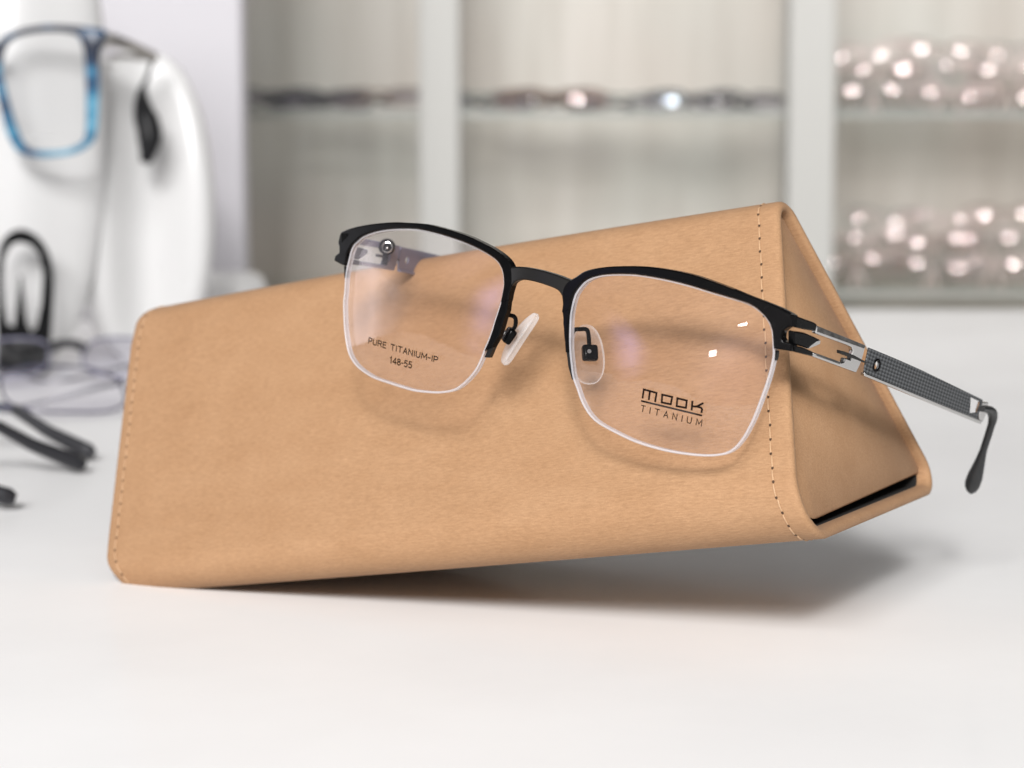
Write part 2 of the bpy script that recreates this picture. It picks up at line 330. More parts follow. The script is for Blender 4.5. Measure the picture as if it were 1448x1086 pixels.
def silicone():
    m = bpy.data.materials.new('clear_silicone'); m.use_nodes = True; n = N(m); b = n.bsdf
    b.inputs['Base Color'].default_value = (0.86, 0.85, 0.85, 1); b.inputs['Roughness'].default_value = 0.12
    t = n.new('ShaderNodeBsdfTransparent'); t.inputs[0].default_value = (0.95, 0.94, 0.93, 1)
    lw = n.new('ShaderNodeLayerWeight'); lw.inputs[0].default_value = 0.5
    f = n.ramp(lw.outputs['Facing'], [(0.05, (0.03, 0.03, 0.03, 1)), (0.35, (0.22, 0.22, 0.22, 1)), (0.85, (0.62, 0.62, 0.62, 1))])
    mx = n.new('ShaderNodeMixShader'); n.link(f, mx.inputs[0]); n.link(t.outputs[0], mx.inputs[1]); n.link(b.outputs[0], mx.inputs[2])
    n.link(mx.outputs[0], n.n['Material Output'].inputs[0]); return m
SILI = silicone()
WHITE = mat('white_gloss_plastic', (0.60, 0.597, 0.595), 0.3)
PANELM = mat('pale_lilac_panel', (0.44, 0.43, 0.455), 0.5)
POSTM = mat('pale_grey_post', (0.52, 0.515, 0.49), 0.5)

# ------------------------------------------------------------------ table
bm = bmesh.new(); box(bm, (-1.6, 0.03, -0.03), (1.6, 1.67, 0.0))
o = obj('tabletop', bm, TABLE, bevel=0.004)
tag(o, 'glossy white tabletop that carries the tan case and the display pieces', 'table')

# ------------------------------------------------------------------ tan spectacle case
P0 = Vector((-112.27, 627.18, 71.63)); P1 = Vector((63.55, 510.16, 106.07)); P2 = Vector((62.49, 459.18, 34.44)); P3 = Vector((-113.33, 576.21, 0.0))
PE = Vector((106.68, 538.4, 31.39))
AX = (P1 - P0).normalized(); LEN = 214.0
E1 = (P0 - P3).normalized(); HGT = (P0 - P3).length
E2 = ((PE - P2) - E1 * (PE - P2).dot(E1)).normalized()
aE, bE = (PE - P2).dot(E1), (PE - P2).dot(E2)
ORG = P3.copy()
LX = AX; LZ = (E1 - AX * E1.dot(AX)).normalized(); LY = LZ.cross(LX)
CASE_M = Matrix(((LX.x, LY.x, LZ.x, ORG.x * MM), (LX.y, LY.y, LZ.y, ORG.y * MM), (LX.z, LY.z, LZ.z, ORG.z * MM), (0, 0, 0, 1)))
R3 = Matrix((LX, LY, LZ))
def case_pt(s, a, b):
    return R3 @ (AX * s + E1 * a + E2 * b) * MM
def tri_path(tri, rad, arc=9, edge=10):
    """rounded triangle, as 2D points"""
    T = [Vector(t) for t in tri]; out = []; segs = []
    for i in range(3):
        p, a, b = T[i], T[i - 1], T[(i + 1) % 3]
        u, v = (a - p).normalized(), (b - p).normalized()
        half = u.angle(v) / 2; r = max(rad[i], 0.15)
        tl = r / math.tan(half); c = p + (u + v).normalized() * (r / math.sin(half))
        A, B = p + u * tl, p + v * tl
        da, db = A - c, B - c; ang = da.angle(db)
        pts = []
        for k in range(arc + 1):
            t = k / arc; pts.append(c + (da * math.sin((1 - t) * ang) + db * math.sin(t * ang)) / math.sin(ang))
        segs.append(pts)
    for i in range(3):
        out += segs[i]
        a, b = segs[i][-1], segs[(i + 1) % 3][0]
        out += [a.lerp(b, k / edge) for k in range(1, edge)]
    return out
def inset_tri(tri, d):
    T = [Vector(t) for t in tri]; cen = sum(T, Vector((0, 0))) / 3; res = []
    for i in range(3):
        p, a, b = T[i], T[i - 1], T[(i + 1) % 3]
        u, v = (a - p).normalized(), (b - p).normalized(); half = u.angle(v) / 2
        res.append(p + (u + v).normalized() * (d / math.sin(half)))
    return res
def case_path(s, d, shrink=1.0):
    f = min(max(s / LEN, 0), 1)
    rB = 7.5 + (11.5 - 7.5) * f ** 1.5; rA = 7.5; rE = 6.5
    bul = 1.0 * math.sin(math.pi * f)
    tri = [(-5.2 + 1.2 * f - 0.35 * bul, -0.5 * bul), (HGT + 0.70 * rA + 2.9 + 0.4 * f + 0.9 * bul, -0.5 * bul), (aE + 6.0, bE + 12.0)]
    return tri_path(inset_tri(tri, d), [max(rB - d, 0.6), max(rA - d, 0.5), max(rE - d, 0.5)])
def trim(s, p):
    """the left flap's corners are cut round, so its edge steps back near the folds"""
    if s > 26: return 0.0
    Rr = 13.0; q = min((p - Vector((HGT + 2.6, 4.0))).length, (p - Vector((-2.0, 3.5))).length)
    t = Rr - math.sqrt(max(Rr * Rr - max(Rr - q, 0) ** 2, 0)) if q < Rr else 0
    return 6.5 * (1 - math.exp(-t / 5.5)) * (1 - s / 26)
case = thing('spectacle_case', matrix=CASE_M, label='tan suede triangular spectacle case with stitched ends, propped up at one end', cat='spectacle case')
bm = bmesh.new()
prof = [(3.6, 2.7), (1.3, 2.7), (0.5, 2.4), (0.1, 1.9), (0.0, 1.35), (0.15, 0.75), (0.55, 0.25), (1.3, 0.0)]
mid = [(LEN * k / 40, 0.0) for k in range(1, 40)]
allp = prof + mid + [(LEN - s, d) for s, d in reversed(prof)]
rings = []
for s, d in allp:
    rings.append([bm.verts.new(case_pt(s + trim(s, p0), p.x, p.y)) for p, p0 in zip(case_path(s, d), case_path(s, 0))])
for i in range(len(rings)):
    A, B = rings[i], rings[(i + 1) % len(rings)]; n_ = len(A)
    for k in range(n_):
        f = bm.faces.new((A[k], A[(k + 1) % n_], B[(k + 1) % n_], B[k]))
        if i == len(rings) - 1: f.material_index = 1
sh_o = obj('shell', bm, TAN, case, smooth=60)
sh_o.data.materials.append(mat('hollow_shade', (0.012, 0.011, 0.01), 0.9))  # inner faces painted black to stand in for shade inside the hollow
def end_panel(s0, s1):
    bm = bmesh.new()
    A = Vector((HGT + 0.70 * 7.0 + 3.3, 0)); E = Vector((aE + 6.0, bE + 12.0)); B = Vector((-3.6, 0))
    tri = inset_tri([B, A, E], 2.95)
    tri[2] = tri[2] + (tri[1] - tri[2]) * 0.015 + Vector((2.0, 0)); tri[0] = tri[0] + Vector((1.5, 0.7)); tri[1] = tri[1] + Vector((-0.4, 0.7))
    path = tri_path(tri, [9.0, 2.2, 1.8])
    if s1 < s0: pass
    levels = [(s0, 0), (s1 - 0.5 * (1 if s1 > s0 else -1), 0), (s1, 0.5)]
    rr = []
    for s, d in levels:
        pth = tri_path(inset_tri(tri, d), [9.0, 2.2, 1.8]); rr.append([bm.verts.new(case_pt(s, p.x, p.y)) for p in pth])
    for a, b in zip(rr, rr[1:]):
        n_ = len(a)
        for k in range(n_): bm.faces.new((a[k], a[(k + 1) % n_], b[(k + 1) % n_], b[k]))
    bm.faces.new(rr[0]); bm.faces.new(rr[-1])
    obj('end_panel', bm, TAN, case, smooth=50)
end_panel(LEN - 5.4, LEN - 2.5); end_panel(11.0, 8.2)
THREAD = mat('pale_tan_thread', (0.46, 0.29, 0.165), 0.6); HOLEM = mat('needle_hole', (0.05, 0.022, 0.008), 0.8)
for s in (4.0, LEN - 5.2):
    pth = case_path(s, 0.0); loop = resample([(p.x, p.y, 0) for p in pth], 900, closed=True, smooth=False)
    per = sum((loop[i] - loop[i - 1]).length for i in range(900)); cnt = int(per / 3.6)
    bt = bmesh.new(); bh = bmesh.new()
    cen = Vector((HGT / 2, bE / 3, 0))
    for j in range(cnt):
        i0 = int(j * 900 / cnt); i1 = int((j + 1) * 900 / cnt)
        def at(i, lift):
            i %= 900; t = (loop[(i + 1) % 900] - loop[i - 1]).normalized(); nn = Vector((-t.y, t.x, 0))
            if nn.dot(loop[i] - cen) < 0: nn = -nn
            p = loop[i] + nn * lift; return case_pt(s + trim(s, Vector((p.x, p.y))) + 0.12 * math.sin(j * 2.1), p.x, p.y)
        m_ = i1 - i0; jl = random.uniform(0.03, 0.12)
        tube(bt, [at(i0 + int(m_ * q), l - 0.03 + jl * (1 if 0.1 < q < .9 else 0)) for q, l in ((0.08, -0.25), (0.2, 0.02), (0.5, 0.07), (0.8, 0.02), (0.92, -0.25))], 0.17 * MM, 6)
        c = at(i0, 0.04); t = at(i0 + 4, 0.04) - at(i0 - 4, 0.04); t.normalize(); e = (R3 @ AX).normalized(); e = (e - t * e.dot(t)).normalized()
        vs = [bh.verts.new(c + (t * math.cos(q) * 0.40 + e * math.sin(q) * 0.34) * MM) for q in [k * math.pi / 4 for k in range(8)]]
        bh.faces.new(vs)
    obj('stitching', bt, THREAD, case); obj('needle_hole_row', bh, HOLEM, case, smooth=0)

# ------------------------------------------------------------------ eyeglasses leaning on the case
GM = Matrix(((0.83833, 0.14775, -0.52476, 7.53668 * MM), (-0.52698, -0.02693, -0.84945, 491.36464 * MM), (-0.13964, 0.98866, 0.05528, 88.80691 * MM), (0, 0, 0, 1)))
glasses = thing('eyeglasses', matrix=GM, label='black half-rim eyeglasses with printed clear lenses, leaning on the tan case', cat='eyeglasses')
def base_z(u): return -WRAP * u * u
def ribbon(name, outp, inp, m, zf=0.8, zb=-1.6, bev=0.35, n=48, parent=glasses, taper=None, closed=False):
    A = resample([(u, v, 0) for u, v in outp], n, closed); B = resample([(u, v, 0) for u, v in inp], n, closed)
    bm = bmesh.new(); rows = []
    for i in range(n):
        a, b = A[i], B[i]; wd = max((b - a).length, 1e-4); q = min(bev / wd, 0.4)
        row = []
        for t, z in ((0, zb), (0, zf - bev), (q, zf), (1 - q, zf), (1, zf - bev), (1, zb)):
            p = a.lerp(b, t); row.append(bm.verts.new(Vector((p.x, p.y, base_z(p.x) + z)) * MM))
        rows.append(row)
    for i in range(n if closed else n - 1):
        r0, r1 = rows[i], rows[(i + 1) % n]
        for k in range(6): bm.faces.new((r0[k], r0[(k + 1) % 6], r1[(k + 1) % 6], r1[k]))
    if not closed: bm.faces.new(rows[0]); bm.faces.new(rows[-1])
    return obj(name, bm, m, parent, smooth=35)
def flat(name, poly, m, z0, z1, holes=(), bevel=0.2, parent=glasses):
    bm = bmesh.new()
    prism(bm, poly, lambda u, v: Vector((u, v, base_z(u) + z0)) * MM, lambda u, v: Vector((u, v, base_z(u) + z1)) * MM, holes)
    return obj(name, bm, m, parent, smooth=35, bevel=bevel * MM)
# front: browline bars with their nasal rims, bridge, end pieces
for bo, bi, ro, ri, eo, ei, ep, st in ((BROW_L_OUT, BROW_L_IN, RIM_L_OUT, RIM_L_IN, RIM_L_END_OUT, RIM_L_END_IN, END_L, STUB_L),
                                       (BROW_R_OUT, BROW_R_IN, RIM_R_OUT, RIM_R_IN, RIM_R_END_OUT, RIM_R_END_IN, END_R_A, STUB_R)):
    ribbon('browline', bo, bi, BLACK, n=72)
    ribbon('nasal_rim', ro, ri, BLACK, zf=0.5, n=20)
    ribbon('rim_end', eo, ei, GUN, zf=0.0, zb=-1.6, bev=0.2, n=10)
    flat('end_piece', ep, BLACK, -2.3, 0.75, bevel=0.3)
    flat('rim_stub', st, BLACK, -1.8, -0.2, bevel=0.1)
# bridge, raised towards its middle
A = resample([(u, v, 0) for u, v in BRIDGE_TOP], 24); B = resample([(u, v, 0) for u, v in BRIDGE_BOT], 24)
bm = bmesh.new(); rows = []
for i in range(24):
    t = i / 23; zz = 0.55 + 0.9 * math.sin(math.pi * t)
    row = []
    for q, z in ((0, zz - 2.0), (0, zz - 0.35), (0.1, zz), (0.9, zz), (1, zz - 0.35), (1, zz - 2.0)):
        p = A[i].lerp(B[i], q); row.append(bm.verts.new(Vector((p.x, p.y, z)) * MM))
    rows.append(row)
for a, b in zip(rows, rows[1:]):
    for k in range(6): bm.faces.new((a[k], a[(k + 1) % 6], b[(k + 1) % 6], b[k]))
bm.faces.new(rows[0]); bm.faces.new(rows[-1])
obj('bridge', bm, GUN, glasses, smooth=35)
# hole in the right end piece is left open by its outline; the top and lower bars carry on along the temple

# lenses
class LensShape:
    def __init__(s, outline):
        s.o = resample([(u, v, 0) for u, v in outline], 120, closed=True)
        s.c = Vector((sum(p.x for p in s.o) / 120, sum(p.y for p in s.o) / 120, 0))
    def rho(s, u, v):
        d = Vector((u - s.c.x, v - s.c.y)); a = math.atan2(d.y, d.x)
        if not hasattr(s, 'tab'): s.tab = sorted((math.atan2(p.y - s.c.y, p.x - s.c.x), (p - s.c).length) for p in s.o)
        best = min(s.tab, key=lambda q: abs(math.remainder(q[0] - a, 2 * math.pi))); return d.length / best[1]
    def z(s, u, v, off=0): return base_z(u) + 1.5 * (1 - min(s.rho(u, v), 1) ** 2) - 0.25 + off
    def build(s):
        bm = bmesh.new(); M = 12; shells = []
        for off in (0, -1.3):
            cv = bm.verts.new(Vector((s.c.x, s.c.y, base_z(s.c.x) + 1.5 - 0.25 + off)) * MM); rings = []
            for k in range(1, M + 1):
                f = k / M
                rings.append([bm.verts.new(Vector((q.x, q.y, base_z(q.x) + 1.5 * (1 - f * f) - 0.25 + off)) * MM) for q in [s.c.lerp(p, f * 0.985) for p in s.o]])
            for i in range(120): bm.faces.new((cv, rings[0][i], rings[0][(i + 1) % 120]))
            for a, b in zip(rings, rings[1:]):
                for i in range(120): bm.faces.new((a[i], a[(i + 1) % 120], b[(i + 1) % 120], b[i]))
            shells.append(rings[-1])
        for i in range(120): bm.faces.new((shells[0][i], shells[0][(i + 1) % 120], shells[1][(i + 1) % 120], shells[1][i]))
        return bm
def stroke(bm, shape, pts, wd, closed=False):
    P = [Vector((u, v)) for u, v in pts]; n = len(P); L_, R_ = [], []
    for i in range(n):
        a = P[i - 1] if (closed or i > 0) else None; b = P[(i + 1) % n] if (closed or i < n - 1) else None
        d0 = (P[i] - a).normalized() if a is not None else None; d1 = (b - P[i]).normalized() if b is not None else None
        d0 = d0 or d1; d1 = d1 or d0
        n0 = Vector((-d0.y, d0.x)); n1 = Vector((-d1.y, d1.x)); m_ = (n0 + n1).normalized(); k = wd / 2 / max(m_.dot(n0), 0.4)
        ext = Vector((0, 0))
        if not closed and i == 0: ext = -d0 * wd * 0.3
        if not closed and i == n - 1: ext = d1 * wd * 0.3
        for lst, sg in ((L_, 1), (R_, -1)):
            q = P[i] + ext + m_ * (k * sg); lst.append(bm.verts.new(Vector((q.x, q.y, shape.z(q.x, q.y, 0.055))) * MM))
    for i in range(n if closed else n - 1):
        j = (i + 1) % n; bm.faces.new((L_[i], L_[j], R_[j], R_[i]))
GLYPH = {  # strokes on a 0..1 box
    'P': [[(0, 0), (0, 1), (.62, 1), (.92, .88), (.95, .72), (.9, .56), (.62, .45), (0, .45)]],
    'U': [[(0, 1), (0, .28), (.12, .08), (.38, 0), (.58, 0), (.84, .08), (.95, .28), (.95, 1)]],
    'R': [[(0, 0), (0, 1), (.62, 1), (.9, .88), (.92, .74), (.86, .58), (.6, .5), (0, .5)], [(.5, .5), (.95, 0)]],
    'E': [[(.9, 1), (0, 1), (0, 0), (.9, 0)], [(0, .52), (.75, .52)]],
    'T': [[(0, 1), (1, 1)], [(.5, 1), (.5, 0)]], 'I': [[(.5, 0), (.5, 1)]],
    'A': [[(0, 0), (.5, 1), (1, 0)], [(.18, .33), (.82, .33)]],
    'N': [[(0, 0), (0, 1), (.95, 0), (.95, 1)]], 'M': [[(0, 0), (.04, 1), (.5, .25), (.96, 1), (1, 0)]],
    '-': [[(0, .45), (1, .45)]], '1': [[(.15, .8), (.6, 1), (.6, 0)]],
    '4': [[(.75, 0), (.75, 1), (0, .28), (1, .28)]],
    '8': [[(.5, .53), (.15, .65), (.12, .86), (.5, 1), (.88, .86), (.85, .65), (.5, .53), (.06, .38), (.05, .14), (.5, 0), (.95, .14), (.94, .38), (.5, .53)]],
    '5': [[(.9, 1), (.2, 1), (.1, .55), (.5, .64), (.88, .52), (.95, .28), (.8, .06), (.42, 0), (.05, .1)]]}
GW = {'I': .12, '-': .45, ' ': .38, 'M': 1.08, '1': .55, 'E': .75, 'P': .78, 'T': .88}
def lens_text(shape, s, start, end, cap, wd=0.28, gap=0.32):
    """lettering printed on the lens: baseline from start to end, capital height cap"""
    bm = bmesh.new(); S = Vector(start); D = Vector(end) - S; up = Vector((-D.y, D.x)).normalized()
    ws = [GW.get(ch, .85) for ch in s]; tot = sum(ws) + gap * (len(s) - 1); pos = 0
    for ch, w_ in zip(s, ws):
        for st in GLYPH.get(ch, []):
            stroke(bm, shape, [tuple(S + D * ((pos + x * w_) / tot) + up * (cap * y)) for x, y in st], wd)
        pos += w_ + gap
    return bm
SHL, SHR = LensShape(LENS_L), LensShape(LENS_R)
for sh in (SHL, SHR):
    ln = obj('lens', sh.build(), LENS, glasses, smooth=60)
    inner = [p + (sh.c - p).normalized() * 0.52 for p in sh.o]
    ribbon('lens_edge', [(p.x, p.y) for p in sh.o], [(p.x, p.y) for p in inner], RIMWHITE, zf=0.05, zb=-1.7, bev=0.2, n=120, parent=ln, closed=True)
    if sh is SHL:
        obj('printed_text', lens_text(sh, 'PURE TITANIUM-IP', (-48.75, -24.2), (-26.2, -24.7), 1.35), INK, ln, smooth=0)
        obj('printed_text', lens_text(sh, '148-55', (-41.0, -27.65), (-33.9, -27.6), 1.5, wd=0.29, gap=0.3), INK, ln, smooth=0)
    else:
        bm = bmesh.new(); W_ = 0.46
        stroke(bm, sh, [MK_M[0], MK_M[1], MK_M[2], MK_M[3]], W_); stroke(bm, sh, MK_M2, W_)
        stroke(bm, sh, MK_O1, W_, True); stroke(bm, sh, MK_O2, W_, True)
        stroke(bm, sh, MK_K1, W_); stroke(bm, sh, MK_K2, W_); stroke(bm, sh, MK_K3, W_); stroke(bm, sh, MK_BAR, 0.42)
        obj('printed_logo', bm, INK, ln, smooth=0)
        obj('printed_text', lens_text(sh, 'TITANIUM', (29.75, -25.15), (44.5, -25.62), 1.4, wd=0.22, gap=1.0), INK, ln, smooth=0)

# nose pads on their wire arms
def pad_mesh():
    bm = bmesh.new(); L_, W_, T_ = 7.4, 3.9, 1.0; rows = []
    seg = 28
    prof = [(0.0, 0.55, 0), (0.55, 0.62, 0), (0.86, 0.8, 0), (0.97, 0.62, 0), (1.0, 0.0, 0), (0.95, -0.6, 0), (0.8, -0.75, 0), (0.5, -0.5, 0), (0, -0.4, 0)]
    for f, z, _ in prof:
        ring = []
        for k in range(seg):
            a = 2 * math.pi * k / seg; c, s = math.cos(a), math.sin(a)
            y = math.copysign(abs(s) ** 0.85, s) * L_ * f; x = math.copysign(abs(c) ** 0.85, c) * W_ * f * (1 - 0.14 * (y / L_))
            ring.append(bm.verts.new(Vector((x, y, z * T_ - 0.012 * y * y)) * MM) if f > 0 else None)
        rows.append(ring if f > 0 else bm.verts.new(Vector((0, 0, z * T_)) * MM))
    for a, b in zip(rows, rows[1:]):
        if not isinstance(a, list):
            for k in range(seg): bm.faces.new((a, b[k], b[(k + 1) % seg]))
        elif not isinstance(b, list):
            for k in range(seg): bm.faces.new((a[k], a[(k + 1) % seg], b))
        else:
            for k in range(seg): bm.faces.new((a[k], a[(k + 1) % seg], b[(k + 1) % seg], b[k]))
    return bm
for sg, cen, arm, bx in ((-1, (-10.9, -16.0, -10.5), [(-10.4, -13.1, -1.5), (-10.9, -10.6, -3.0), (-10.5, -10.4, -4.6), (-9.9, -10.9, -6.0), (-10.2, -13.0, -7.0), (-11.6, -14.6, -7.6)], (-12.0, -15.6, -7.8)),
                         (1, (8.6, -16.1, -10.5), [(8.4, -13.0, -1.5), (7.7, -10.7, -3.6), (8.3, -10.3, -5.2), (9.4, -10.2, -6.6), (9.7, -11.6, -7.4), (9.9, -13.6, -8.0)], (10.2, -15.6, -8.4))):
    yv = Vector((-0.36 * sg, 0.9, -0.24)).normalized(); zv = Vector((0.62 * sg, 0.42, 0.66)); zv = (zv - yv * zv.dot(yv)).normalized(); xv = yv.cross(zv)
    Mx = Matrix((xv, yv, zv)).transposed().to_4x4(); Mx.translation = Vector(cen) * MM
    obj('nose_pad', pad_mesh(), SILI, glasses, matrix=Mx)
    bm = bmesh.new(); tube(bm, [p * MM for p in resample(arm, 40)], 0.52 * MM, 10)
    arm_o = obj('pad_arm', bm, BLACK, glasses)
    bm = bmesh.new(); box(bm, (-1.85 * MM, -1.9 * MM, -1.1 * MM), (1.85 * MM, 1.9 * MM, 1.1 * MM))
    Mb = Mx.copy(); Mb.translation = Vector(bx) * MM
    obj('pad_box', bm, BLACK, arm_o, bevel=0.6 * MM, matrix=Mb)
    bm = bmesh.new(); bmesh.ops.create_cone(bm, cap_ends=True, segments=16, radius1=0.55 * MM, radius2=0.5 * MM, depth=0.4 * MM)
    Mc = Mb.copy(); Mc.translation = (Vector(bx) + zv * 1.15 - xv * 0.5) * MM
    obj('pad_screw', bm, SILVER, arm_o, matrix=Mc)

# temples; local frame: s along, t up, w outwards
def frame_matrix(org, d, t_hint, wsign):
    d = Vector(d).normalized(); t = Vector(t_hint); t = (t - d * t.dot(d)).normalized(); wv = d.cross(t)
    if wv.x * wsign < 0: wv = -wv
    M_ = Matrix((d, t, wv)).transposed().to_4x4(); M_.translation = Vector(org) * MM; return M_
def temple(org, d, sgn, SILVER=SILVER, CARBON=CARBON):
    # the local mesh is written with w outwards for a right-handed frame; sgn flips it for the other side
    dv = Vector(d).normalized(); tv = Vector((0, 1, 0)); tv = (tv - dv * tv.dot(dv)).normalized(); wv = dv.cross(tv)
    ws = 1 if wv.x * sgn > 0 else -1                       # wv points outwards when ws = 1
    M_ = Matrix((dv, tv, wv)).transposed().to_4x4(); M_.translation = Vector(org) * MM
    root = bpy.data.objects.new('temple', None); COL.objects.link(root); root.parent = glasses; root.matrix_local = M_; root.empty_display_size = 0.01
    def fl(name, poly, m, w0, w1, holes=(), bevel=0.12):
        bm = bmesh.new(); prism(bm, poly, lambda a, b: Vector((a, b, w0 * ws)) * MM, lambda a, b: Vector((a, b, w1 * ws)) * MM, holes)
        return obj(name, bm, m, root, smooth=35, bevel=bevel * MM)
    fl('end_bar', END_R_TOP, BLACK, -1.2, 0.75, bevel=0.3); fl('end_bar', END_R_LOW, BLACK, -1.2, 0.7, bevel=0.25)
    fl('hinge_tongue', END_R_MID, BLACK, -1.3, 0.35, bevel=0.3); fl('hinge_tip', MID_TIP, SILVER, -0.9, 0.38, bevel=0.08)
    fl('fork', FORK, SILVER, -0.7, 0.6, bevel=0.25)
    fl('fork_inlay', FORK_TOP_FACE, DARKPLATE, 0.55, 0.68, bevel=0.05); fl('fork_inlay', FORK_LOW_FACE, DARKPLATE, 0.55, 0.68, bevel=0.05)
    fl('hinge_pin', PIN, BLACK if False else GUN, -0.2, 0.85, bevel=0.1)
    scr = [(SCREW[0][0] + 0.95 * math.cos(a), SCREW[0][1] + 0.95 * math.sin(a)) for a in [k * math.pi / 9 for k in range(18)]]
    fl('temple_plate', PAD_OUT, CARBON, 0.1, 0.5, holes=[PAD_HOLE, scr], bevel=0.08)
    ring = bmesh.new(); tube(ring, [Vector((SCREW[0][0] + 1.35 * math.cos(a), SCREW[0][1] + 1.35 * math.sin(a), 0.5 * ws)) * MM for a in [k * math.pi / 12 for k in range(24)]], 0.28 * MM, 8, closed=True)
    obj('screw_ring', ring, BLACK, root)
    fl('plate_trim', PAD_STRIP, SILVER, -0.6, 0.55, bevel=0.15)
    fl('plate_end', [(93.15, 1.9), (96.4, 2.45), (97.2, 1.0), (96.4, -2.6), (94.2, -2.5), (93.05, -0.5)], SILVER, -0.8, 0.56, bevel=0.2)
    pts = [(p[0], p[1], p[2] * ws) for p in TIP]
    n_ = 46; c = resample(pts, n_)
    rr = []
    for i in range(n_):
        t_ = i / (n_ - 1)
        r_ = 1.0 + 0.5 * max(0, 1 - abs(t_ - 0.2) / 0.16) if t_ < 0.6 else 1.0
        r_ = r_ + 1.15 * max(0.0, min((t_ - 0.60) / 0.25, 1)) ** 1.3
        if t_ > 0.9: r_ *= math.sqrt(max(1 - ((t_ - 0.9) / 0.1) ** 2, 0.03))
        rr.append(r_ * MM)
    bm = bmesh.new(); tube(bm, [p * MM for p in c], rr, 14, flat=0.75, up=(0, 0, 1))
    obj('temple_tip', bm, TIPM, root)
    return root, ws
PAD_OUT = [(32.03, 3.58), (45, 3.62), (58.36, 3.5), (80, 2.9), (93.2, 2.55), (93.2, -2.55), (70, -2.5), (33.0, -2.25), (32.45, -0.24)]
PAD_HOLE = [(86.6, 2.0), (92.6, 1.85), (92.4, -0.9), (88.4, -1.9)]
temple((61.357, -1.558, -5.691), (0.14981, -0.19377, -0.96954), 1)
LAVM = mat('satin_lavender_metal', (0.20, 0.195, 0.265), 0.45, 0.2)
tl, ws = temple((-62.15, -2.91, -5.84), (-0.1474, -0.0976, -0.9821), -1, LAVM, LAVM)
# round hinge screw and its hanging stem on the inner side of the far temple, its face turned to the front
fz = tl.matrix_basis.to_3x3().inverted() @ Vector((0.45, 0.0, 0.89)); fy = tl.matrix_basis.to_3x3().inverted() @ Vector((0, 1, 0)); fy = (fy - fz * fy.dot(fz)).normalized(); fx = fy.cross(fz)
Ms = Matrix((fx, fy, fz)).transposed().to_4x4(); Ms.translation = Vector((19.2, 2.7, -2.2 * ws)) * MM
bm = bmesh.new(); bmesh.ops.create_cone(bm, cap_ends=True, segments=32, radius1=2.2 * MM, radius2=2.05 * MM, depth=2.0 * MM)
o = obj('hinge_screw', bm, BLACK, tl, bevel=0.3 * MM, matrix=Ms)
bm = bmesh.new(); tube(bm, [Vector((1.3 * math.cos(a) + 0.25, 1.3 * math.sin(a), 1.02)) * MM for a in [k * math.pi / 12 for k in range(24)]], 0.15 * MM, 8, closed=True)
obj('screw_ring', bm, SILVER, o)
bm = bmesh.new(); bmesh.ops.create_uvsphere(bm, u_segments=14, v_segments=8, radius=0.42 * MM)
obj('screw_core', bm, SILVER, o, matrix=Matrix.Translation(Vector((0.25, -0.1, 1.0)) * MM))
bm = bmesh.new(); box(bm, (-0.75 * MM, -4.7 * MM, -0.7 * MM), (0.75 * MM, -1.6 * MM, 0.7 * MM))
obj('screw_stem', bm, BLACK, o, bevel=0.2 * MM)
# ------------------------------------------------------------------ display pieces on the left
PITCH = math.radians(6); CAMH = 0.11607
def at(px, py, z):
    """world point that stands at depth z (metres) in the photograph's direction px, py"""
    x, y = (px - 724) / 3000 * z, (py - 543) / 3000 * z
    return Vector((x, z * math.cos(PITCH) - y * math.sin(PITCH), CAMH - y * math.cos(PITCH) - z * math.sin(PITCH)))
def on_table(px, py):
    z = CAMH / ((py - 543) / 3000 * math.cos(PITCH) + math.sin(PITCH)); return at(px, py, z)

# wall-high pale panel behind the display pieces
c = at(348, 440, 1.56)
bm = bmesh.new(); box(bm, (-1.5, c.y, 0.0), (c.x, c.y + 0.03, 0.75))
o = obj('side_panel', bm, PANELM, bevel=0.003); tag(o, 'tall pale lilac panel standing behind the white display masks', 'panel')

def mask(name, px_c, py_b, z, rx, rz, ry, ridge, yaw, label, lean=0, pw_=0.8):
    """leaf-shaped display mask: a domed shell standing on its lower tip"""
    b = on_table(px_c, py_b) if z is None else at(px_c, py_b, z); b.z = 0
    bm = bmesh.new(); U, V = 44, 40; rows = []
    for j in range(V + 1):
        t = j / V; th = math.pi * t; r = math.sin(th) ** pw_; zz = rz * (1 - math.cos(th))
        if t < 0.5: r = max(r, 0.42 * (1 - t / 0.5) ** 1.5 if t > 0 else 0.0)
        row = []
        for i in range(U):
            a = 2 * math.pi * i / U; ca, sa = math.cos(a), math.sin(a)
            X = math.copysign(abs(ca) ** 0.9, ca) * rx * r
            Y = math.copysign(abs(sa) ** 0.8, sa) * ry * r
            if Y < 0: Y = Y * (1 + ridge * math.exp(-(X / ((0.35 if ridge > 0 else 0.62) * rx)) ** 2))
            row.append(bm.verts.new((X + lean * zz, Y, zz)))
        rows.append(row)
    for a, b2 in zip(rows, rows[1:]):
        for k in range(U): bm.faces.new((a[k], a[(k + 1) % U], b2[(k + 1) % U], b2[k]))
    bmesh.ops.remove_doubles(bm, verts=bm.verts[:], dist=1e-5)
    o = obj(name, bm, WHITE, smooth=60); o.location = b; o.rotation_euler.z = yaw
    return tag(o, label, 'display mask')
mask('display_mask', 35, 519, None, 0.049, 0.150, 0.022, 0.25, math.radians(14), 'white leaf-shaped display mask wearing the blue eyeglasses')
mask('display_mask', 205, 509, None, 0.041, 0.090, 0.042, -0.85, math.radians(22), 'smaller bare white display mask next to the one wearing blue eyeglasses', pw_=0.74)
c = at(312, 440, 1.42); bm = bmesh.new()
bmesh.ops.create_cone(bm, cap_ends=True, segments=48, radius1=0.031, radius2=0.03, depth=0.042)
bmesh.ops.translate(bm, verts=bm.verts[:], vec=(0, 0, 0.021))
